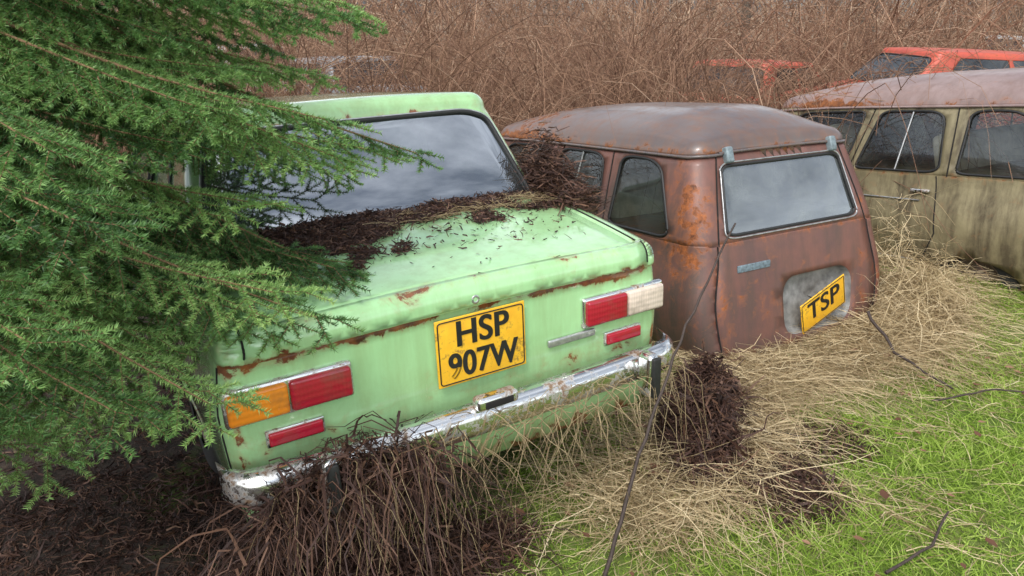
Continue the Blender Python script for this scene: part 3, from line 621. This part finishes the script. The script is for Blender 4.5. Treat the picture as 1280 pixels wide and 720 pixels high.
def litter():
    xs=np.arange(-.74,.74,.014); ys=np.arange(.08,.70,.014); XX,YY=np.meshgrid(xs,ys,indexing='ij')
    edge=.53-.22*np.exp(-((XX+.36)/.30)**2)+.03*np.sin(XX*14)+.025*np.sin(XX*33+1)
    nn=.45*np.sin(XX*21+YY*9)*np.sin(YY*27-XX*5)+.35*np.sin(XX*47+YY*13)*np.sin(YY*51+2)+.35*np.sin(XX*9-YY*31)
    dd=(YY-edge)/.15+1.15*nn; hh=np.clip(dd,0,1.5)*.008+.005*nn
    zz=np.array([[hull0.zt(a,b) for b in ys] for a in xs])+hh+.002
    m=dd>0; P=tf(M0,np.stack([XX,YY,zz],-1).reshape(-1,3)); idx=np.arange(XX.size).reshape(XX.shape)
    F=np.stack([idx[:-1,:-1],idx[1:,:-1],idx[1:,1:],idx[:-1,1:]],-1); F=F[(m[:-1,:-1]&m[1:,:-1]&m[1:,1:]&m[:-1,1:])]
    tn=np.clip(.12+.15*nn.ravel(),0,1)
    N=12000; i=RS.choice(np.where(m.ravel())[0],N); b=P[i]+RS.normal(size=(N,3))*np.array([.014,.014,.004])+np.array([0,0,.003])
    N3=420; xs3=RS.uniform(-.7,.6,N3); ys3=RS.beta(3,1.5,N3)*.6; b3=tf(M0,[(a,c,hull0.zt(a,c)+.004) for a,c in zip(xs3,ys3)])
    N4=7500; u=RS.rand(N4); top=.97+.23*np.exp(-((u-.55)/.28)**2)*(.8+.3*np.sin(u*25)); hx=.735+RS.normal(size=N4)*.045; hy=.42+.48*u+RS.normal(size=N4)*.03; hz=.88+(top-.88)*RS.rand(N4)**.6+RS.normal(size=N4)*.022
    b4=tf(M0,np.stack([hx,hy,hz],-1))
    B=np.concatenate([b,b3,b4]); NN=len(B); a=RS.uniform(0,6.28,NN); el=RS.normal(0,.35,NN); L=RS.uniform(.008,.035,NN); L[-N4:]*=RS.uniform(.7,3.0,N4)
    d=np.stack([np.cos(a)*np.cos(el),np.sin(a)*np.cos(el),np.sin(el)],-1); t=np.linspace(0,1,3)[None,:,None]
    Q=B[:,None]+d[:,None]*L[:,None,None]*t+RS.normal(size=(NN,3,3))*.002
    V,F2,A=ribbons(Q,np.array([[.0016,.0019,.0006]])*RS.uniform(.4,1.8,(NN,1)))
    tb=RS.rand(NN)**1.6; tb[-N4:]=RS.rand(N4)**1.1
    tone=np.concatenate([tn,tb[A]]); VV=np.concatenate([P,V]); FF=np.concatenate([F,F2+len(P)])
    o=mesh_np('needle_litter',VV,FF,M_dead,None,{'tone':tone}); o['kind']='stuff'
    K=220; s=tf(M0,np.stack([RS.uniform(-.1,.75,K),RS.uniform(.5,.66,K),RS.uniform(.965,.985,K)],-1)); a=RS.normal(.4,1.2,K); L=RS.uniform(.04,.14,K); tt=np.linspace(0,1,5)[None,:,None]
    Q=s[:,None]+np.stack([np.cos(a),np.sin(a),RS.normal(0,.12,K)],-1)[:,None]*(L[:,None,None]*(tt-.5))+RS.normal(size=(K,5,3))*.004
    V,F,A=tubes(Q,np.full((K,5),.0011),3); stuffobj('dry_stems_on_boot',V,F,A,K,M_straw,tone=RS.rand(K)*.6)
litter()
# ================================================================== bramble thicket
def clump(x,y): return .5+.28*np.sin(x*1.7+y*.6+1)*np.sin(y*1.1-x*.4)+.22*np.sin(x*.7-y*.9)*np.sin(y*.5+x*.3+2)
def arcs(N,xr,yr,hmax,Lr,light):
    x=RS.uniform(*xr,N); y=RS.uniform(*yr,N); cl=clump(x,y); k=RS.rand(N)<.35+1.1*cl; x,y,cl=x[k],y[k],cl[k]; N=len(x)
    L=RS.uniform(*Lr,N); a=RS.uniform(0,6.28,N); h=RS.uniform(.25,1,N)*hmax*(.5+1.0*cl)
    r=x/y; low=.72*np.exp(-((r-.275)/.06)**2)*sm((y-7.5)/1)*(y<12)+np.exp(-((r-.60)/.16)**2)*sm((y-6)/1)*(y<11)+.8*np.exp(-((r+.20)/.06)**2)*sm((y-7)/1)*(y<13); low=np.clip(low,0,1)
    h=h*(1-.80*low); L=L*(1-.4*low)
    n=9; t=np.linspace(0,1,n)[None]; wob=np.cumsum(RS.normal(size=(N,n,3))*.03,1)
    hor=L[:,None]*t; up=h[:,None]*np.sin(np.clip(t*RS.uniform(1.9,3.1,(N,1)),0,3.1))+RS.uniform(0,.5,(N,1))*(1-.9*low)[:,None]
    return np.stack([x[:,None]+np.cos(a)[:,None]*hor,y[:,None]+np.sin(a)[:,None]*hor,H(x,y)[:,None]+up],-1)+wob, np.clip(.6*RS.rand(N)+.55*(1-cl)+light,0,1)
parts=[];tns=[];o=0
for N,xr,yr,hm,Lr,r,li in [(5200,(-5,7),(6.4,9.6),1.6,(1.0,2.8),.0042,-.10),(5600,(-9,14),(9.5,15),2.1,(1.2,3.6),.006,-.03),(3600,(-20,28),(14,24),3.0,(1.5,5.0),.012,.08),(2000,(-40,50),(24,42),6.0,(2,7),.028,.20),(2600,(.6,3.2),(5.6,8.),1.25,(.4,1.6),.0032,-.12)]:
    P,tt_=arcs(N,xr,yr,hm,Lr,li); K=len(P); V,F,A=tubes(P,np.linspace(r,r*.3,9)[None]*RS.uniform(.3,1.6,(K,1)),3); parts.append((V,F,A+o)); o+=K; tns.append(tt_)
V,F,A=merge(parts); stuffobj('bramble_thicket',V,F,A,o,M_bram,tone=np.concatenate(tns))
# ================================================================== background trees
M_twig=m_tone('bare_twigs',[(0,(.12,.085,.065)),(1,(.36,.28,.22))],.85,0,3,0)
def bare_tree(x,y,h,r,i,grp='bare trees behind the cars'):
    rs=np.random.RandomState(100+i); e=bpy.data.objects.new('bare_tree',None); link(e); e.location=(x,y,float(H(x,y))-.05); e['label']='slender leafless tree with grey brown bark in brambles'; e['category']='tree'; e['group']=grp
    n=12; t=np.linspace(0,1,n); bend=rs.normal(size=2)*.5
    P=np.stack([bend[0]*t**2+.05*np.sin(t*9+i),bend[1]*t**2,h*t],-1)[None]; V,F,A=tubes(P,(r*(1-.75*t))[None],8); mesh_np('trunk',V,F,M_bark,e,None,True)
    B=[]
    for k in range(70):
        f=rs.uniform(.08,.95); p=P[0][int(f*(n-1))]; a=rs.uniform(0,6.28); L=rs.uniform(.6,2.2)*(1.1-f*.6)
        tt=np.linspace(0,1,7)[:,None]; d=np.array([math.cos(a),math.sin(a),rs.uniform(.1,.8)]); B.append(p+d*L*tt+np.array([0,0,.2])*tt**2+rs.normal(size=(7,3))*.05*tt)
        for j in range(3):
            q=B[-1][rs.randint(2,6)] if j==0 else q; d2=d+rs.normal(size=3)*.6; B.append(q+d2*L*.4*tt)
    B=np.array(B); V,F,A=tubes(B,np.linspace(.014,.003,7)[None]*np.ones((len(B),1)),3); mesh_np('crown',V,F,M_twig,e,{'tone':rs.rand(len(B))[A]})
for i in range(18):
    bare_tree(RS.uniform(-14,20),RS.uniform(16,28),RS.uniform(6,11),RS.uniform(.05,.14),i)
# ================================================================== spruce
def spruce():
    rs=np.random.RandomState(5); T=np.array([-2.15,2.0]); TZ=float(H(*T)); e=bpy.data.objects.new('spruce_tree',None); link(e); e.location=(T[0],T[1],TZ); e['label']='green spruce tree with drooping needled branches beside mint car'; e['category']='tree'
    n=14; t=np.linspace(0,1,n); P=np.stack([.05*np.sin(t*5),.04*np.cos(t*4)-.04,7*t-.1],-1)[None]; V,F,A=tubes(P,(.13*(1-.85*t))[None],10); mesh_np('trunk',V,F,M_bark,e,None,True)
    seg=[];tn=[];limbs=[];limbr=[];tw=[];twr=[]
    def rot(v,a,tilt):
        c,s=math.cos(a),math.sin(a); return np.array([v[0]*c-v[1]*s,v[0]*s+v[1]*c,v[2]+tilt])
    def sprig(p,d,L,lvl,tone):
        m=max(2,int(L/.055)); pts=[p]; cur=d/np.linalg.norm(d)
        for k in range(m):
            cur=cur+np.array([0,0,-.03 if k<m*.5 else .03])+rs.normal(size=3)*.012; cur/=np.linalg.norm(cur); pts.append(pts[-1]+cur*L/m)
            if lvl<2 and k<m-1:
                for sg in(-1,1):
                    if rs.rand()<.1: continue
                    rem=1-(k+1)/(m+.2); l2=(L*.48*rem+.045)*rs.uniform(.85,1.1)
                    sprig(pts[-1],rot(cur,sg*rs.uniform(.75,.9),rs.normal()*.06),l2,2 if l2<.20 else lvl+1,tone+.05*rs.normal())
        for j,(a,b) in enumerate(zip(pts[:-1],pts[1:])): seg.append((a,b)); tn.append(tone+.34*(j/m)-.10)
        tw.append(np.array([pts[0],pts[len(pts)//2],pts[-1]])); twr.append(.0014+.004*L)
    specs=[(rs.uniform(.78,2.9),math.radians(rs.uniform(-65,75))) for _ in range(54)]+[(rs.uniform(1.2,2.3),math.radians(rs.uniform(-50,10))) for _ in range(20)]+[(z,math.radians(a)) for z,a in [(.95,-8),(1.1,2),(1.2,-16),(1.3,8),(1.38,-4),(1.48,-20),(1.55,4),(1.0,-28),(1.25,-38),(1.42,14),(1.62,-10),(.85,-18),(1.15,18),(1.5,22)]]+[(2.02,math.radians(10))]
    for i_,(z,az) in enumerate(specs):
        base=min(1.88,.92+1.12*max(0,z-.75))
        L=base*(rs.uniform(.70,1.03) if i_<74 else rs.uniform(.90,1.02))
        if az<-.35: L*=max(.62,1-.5*(-.35-az))
        if z==2.02: L=2.0
        d=np.array([math.cos(az),math.sin(az),.10]); m=max(4,int(L/.085)); pts=[np.array([0,0,z])]; cur=d/np.linalg.norm(d); tone=rs.uniform(.08,.6)
        for k in range(m):
            f=k/m; cur=cur+np.array([0,0,-.046 if f<.55 else .02])+rs.normal(size=3)*.02; cur/=np.linalg.norm(cur); p=pts[-1]+cur*L/m; pts.append(p)
            if f>.12:
                for sg in(-1,1):
                    rem=(1-f); l=(.11+.33*rem**.8*min(1,L/1.6))*rs.uniform(.75,1.1)
                    if z==2.02 and f>.5: l*=.6
                    sprig(p,rot(cur,sg*rs.uniform(.75,.95),-.10+rs.normal()*.10),l,1,tone)
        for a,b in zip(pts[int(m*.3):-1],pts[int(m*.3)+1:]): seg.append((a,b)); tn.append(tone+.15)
        ii=np.linspace(0,m,10).astype(int); limbs.append(np.array(pts)[ii]); limbr.append(np.linspace(.011,.002,10)*L/1.8)
    S0=np.array([s[0] for s in seg]); S1=np.array([s[1] for s in seg]); tn=np.array(tn)
    W=S0+np.array([T[0],T[1],TZ])-np.array([0,0,CAMZ]); dist=np.linalg.norm(W,axis=1)
    dep=W[:,1]*.9354-W[:,2]*.3535; uu=W[:,0]/np.maximum(dep,.05); vv=(W[:,1]*.3535+W[:,2]*.9354)/np.maximum(dep,.05)
    k=(dist>.64)&(dep>.2)&(uu>-1.0)&(np.abs(vv)<.62); S0,S1,tn=S0[k],S1[k],tn[k]
    ln=np.linalg.norm(S1-S0,axis=1); cnt=np.maximum(4,(ln*1500).astype(int)); tot=int(cnt.sum())
    if tot>1900000: cnt=np.maximum(2,(cnt*1900000/tot).astype(int))
    i=np.repeat(np.arange(len(S0)),cnt); K=len(i); f=rs.rand(K)[:,None]; p=S0[i]*(1-f)+S1[i]*f; ax=unit(S1-S0)[i]
    rv=unit(rs.normal(size=(K,3))*np.array([1,1,.6])+np.array([0,0,.25])); side=unit(rv-ax*(rv*ax).sum(1,keepdims=True)); d=unit(ax*.50+side*.95); Ln=rs.uniform(.012,.017,K)[:,None]
    w=unit(np.cross(d,rs.normal(size=(K,3))))*.0015
    V=np.stack([p-w,p+w,p+d*Ln],1).reshape(-1,3); F=np.arange(K*3).reshape(-1,3)
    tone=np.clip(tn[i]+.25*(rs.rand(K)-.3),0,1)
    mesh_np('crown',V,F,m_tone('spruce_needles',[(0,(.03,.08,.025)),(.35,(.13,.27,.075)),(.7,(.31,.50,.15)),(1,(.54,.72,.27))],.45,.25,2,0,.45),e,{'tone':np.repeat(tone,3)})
    tw=np.array(tw); V,F,A=tubes(tw,np.array(twr)[:,None]*np.array([[1,.8,.4]]),3); V2,F2,A2=tubes(np.array(limbs),np.array(limbr),6)
    VV,FF,AA=merge([(V,F,A),(V2,F2,A2)]); mesh_np('branches',VV,FF,m_simple('spruce_twig_bark',(.20,.12,.06),.8,0,.3,30),e,None,True)
spruce()
# ================================================================== sticks, leaves
M_cane=m_simple('dark_cane_bark',(.045,.03,.025),.7,0,.4,60)
def stick(pts,r0,r1,label,name='bramble_cane'):
    P=dens(pts,.06,False); P=P+np.random.RandomState(len(P)).normal(size=P.shape)*.003; V,F,A=tubes(P[None],np.linspace(r0,r1,len(P))[None],6); o=mesh_np(name,V,F,M_cane,None,None,True); o['label']=label; o['category']='stick'
stick([(.29,1.9,-.02),(.42,2.1,.35),(.60,2.33,.72),(.78,2.5,1.03)],.0082,.0035,'dark thorny cane leaning up from the grass')
def hp(x,y,d=.02): return (x,y,float(H(x,y))+d)
stick([hp(1.95,3.75,.25),hp(2.0,3.5,.12),hp(2.15,3.2,.05)],.009,.005,'short dark fallen branch lying in dry grass','fallen_branch')
stick([hp(2.0,3.1,.05),hp(2.3,3.12,.07),hp(2.75,3.05,.08)],.005,.003,'thin fallen twig lying across grass','fallen_branch')
stick([hp(1.0,2.75,.08),hp(1.22,2.72,.06)],.014,.010,'stubby broken branch on the leaf mulch','fallen_branch')
stick([hp(1.2,1.9,.05),hp(1.4,2.0,.05),hp(1.55,2.18,.06)],.006,.004,'crooked dead twig lying on fresh grass','fallen_branch')
N=140; lp=np.stack([RS.uniform(-.2,3.5,N),RS.uniform(1.6,3.6,N)],-1); V=[];F=[]
for i,(x,y) in enumerate(lp):
    z=float(H(x,y))+RS.uniform(.03,.08); a=RS.uniform(0,6.28); s=RS.uniform(.012,.03); c,sn=math.cos(a),math.sin(a); b=len(V); cu=RS.uniform(.1,.7)
    for u,v,w in [(-1,0,.2),(-.3,-.6,.5),(-.3,0,0),(-.3,.6,.5),(.5,-.45,.6),(.5,0,.1),(.5,.45,.4),(1.2,0,.5)]: V.append((x+s*(u*c-v*sn),y+s*(u*sn+v*c),z+s*w*cu))
    F+= [(b,b+1,b+2),(b,b+2,b+3),(b+1,b+4,b+5),(b+1,b+5,b+2),(b+2,b+5,b+6),(b+2,b+6,b+3),(b+4,b+7,b+5),(b+5,b+7,b+6)]
o=mesh_np('fallen_leaves',V,F,m_tone('brown_leaf',[(0,(.06,.025,.015)),(.6,(.17,.085,.05)),(1,(.30,.18,.11))],.6),None,{'tone':np.repeat(RS.rand(N),8)}); o['kind']='stuff'
# ================================================================== light, world, camera
w=bpy.data.worlds.new('World'); scene.world=w; w.use_nodes=True; nt=w.node_tree; bg=nt.nodes['Background']
sky=nt.nodes.new('ShaderNodeTexSky'); sky.sky_type='NISHITA'; sky.sun_disc=False; sky.sun_elevation=math.radians(55); sky.sun_rotation=math.radians(200); sky.dust_density=3
hs=nt.nodes.new('ShaderNodeHueSaturation'); hs.inputs['Saturation'].default_value=.35; hs.inputs['Value'].default_value=1.85; nt.links.new(sky.outputs[0],hs.inputs['Color'])
tc=nt.nodes.new('ShaderNodeTexCoord'); cn=nt.nodes.new('ShaderNodeTexNoise'); cn.inputs['Scale'].default_value=3.2; cn.inputs['Detail'].default_value=7; cn.inputs['Roughness'].default_value=.6; nt.links.new(tc.outputs['Generated'],cn.inputs['Vector'])
cr=nt.nodes.new('ShaderNodeValToRGB'); cr.color_ramp.elements[0].position=.38; cr.color_ramp.elements[0].color=(.42,.46,.52,1); cr.color_ramp.elements[1].position=.62; cr.color_ramp.elements[1].color=(1.7,1.68,1.62,1); nt.links.new(cn.outputs['Fac'],cr.inputs['Fac'])
mu=nt.nodes.new('ShaderNodeMix'); mu.data_type='RGBA'; mu.blend_type='MULTIPLY'; mu.inputs[0].default_value=1; nt.links.new(hs.outputs[0],mu.inputs[6]); nt.links.new(cr.outputs[0],mu.inputs[7]); nt.links.new(mu.outputs[2],bg.inputs[0]); bg.inputs[1].default_value=.15
sl=bpy.data.lights.new('sun','SUN'); sl.energy=1.5; sl.angle=math.radians(11); sl.color=(1,.96,.9); so=link(bpy.data.objects.new('sun',sl)); 
az=math.radians(200); el=math.radians(55); dv=Vector((math.sin(az)*math.cos(el),math.cos(az)*math.cos(el),math.sin(el))); so.rotation_euler=dv.to_track_quat('Z','Y').to_euler()
cam=bpy.data.cameras.new('camera'); cam.sensor_width=36; cam.lens=26; cam.clip_start=.05; cam.clip_end=800
co=link(bpy.data.objects.new('camera',cam)); co.location=(0,0,CAMZ); co.rotation_euler=(math.radians(90-20.7),0,0); scene.camera=co
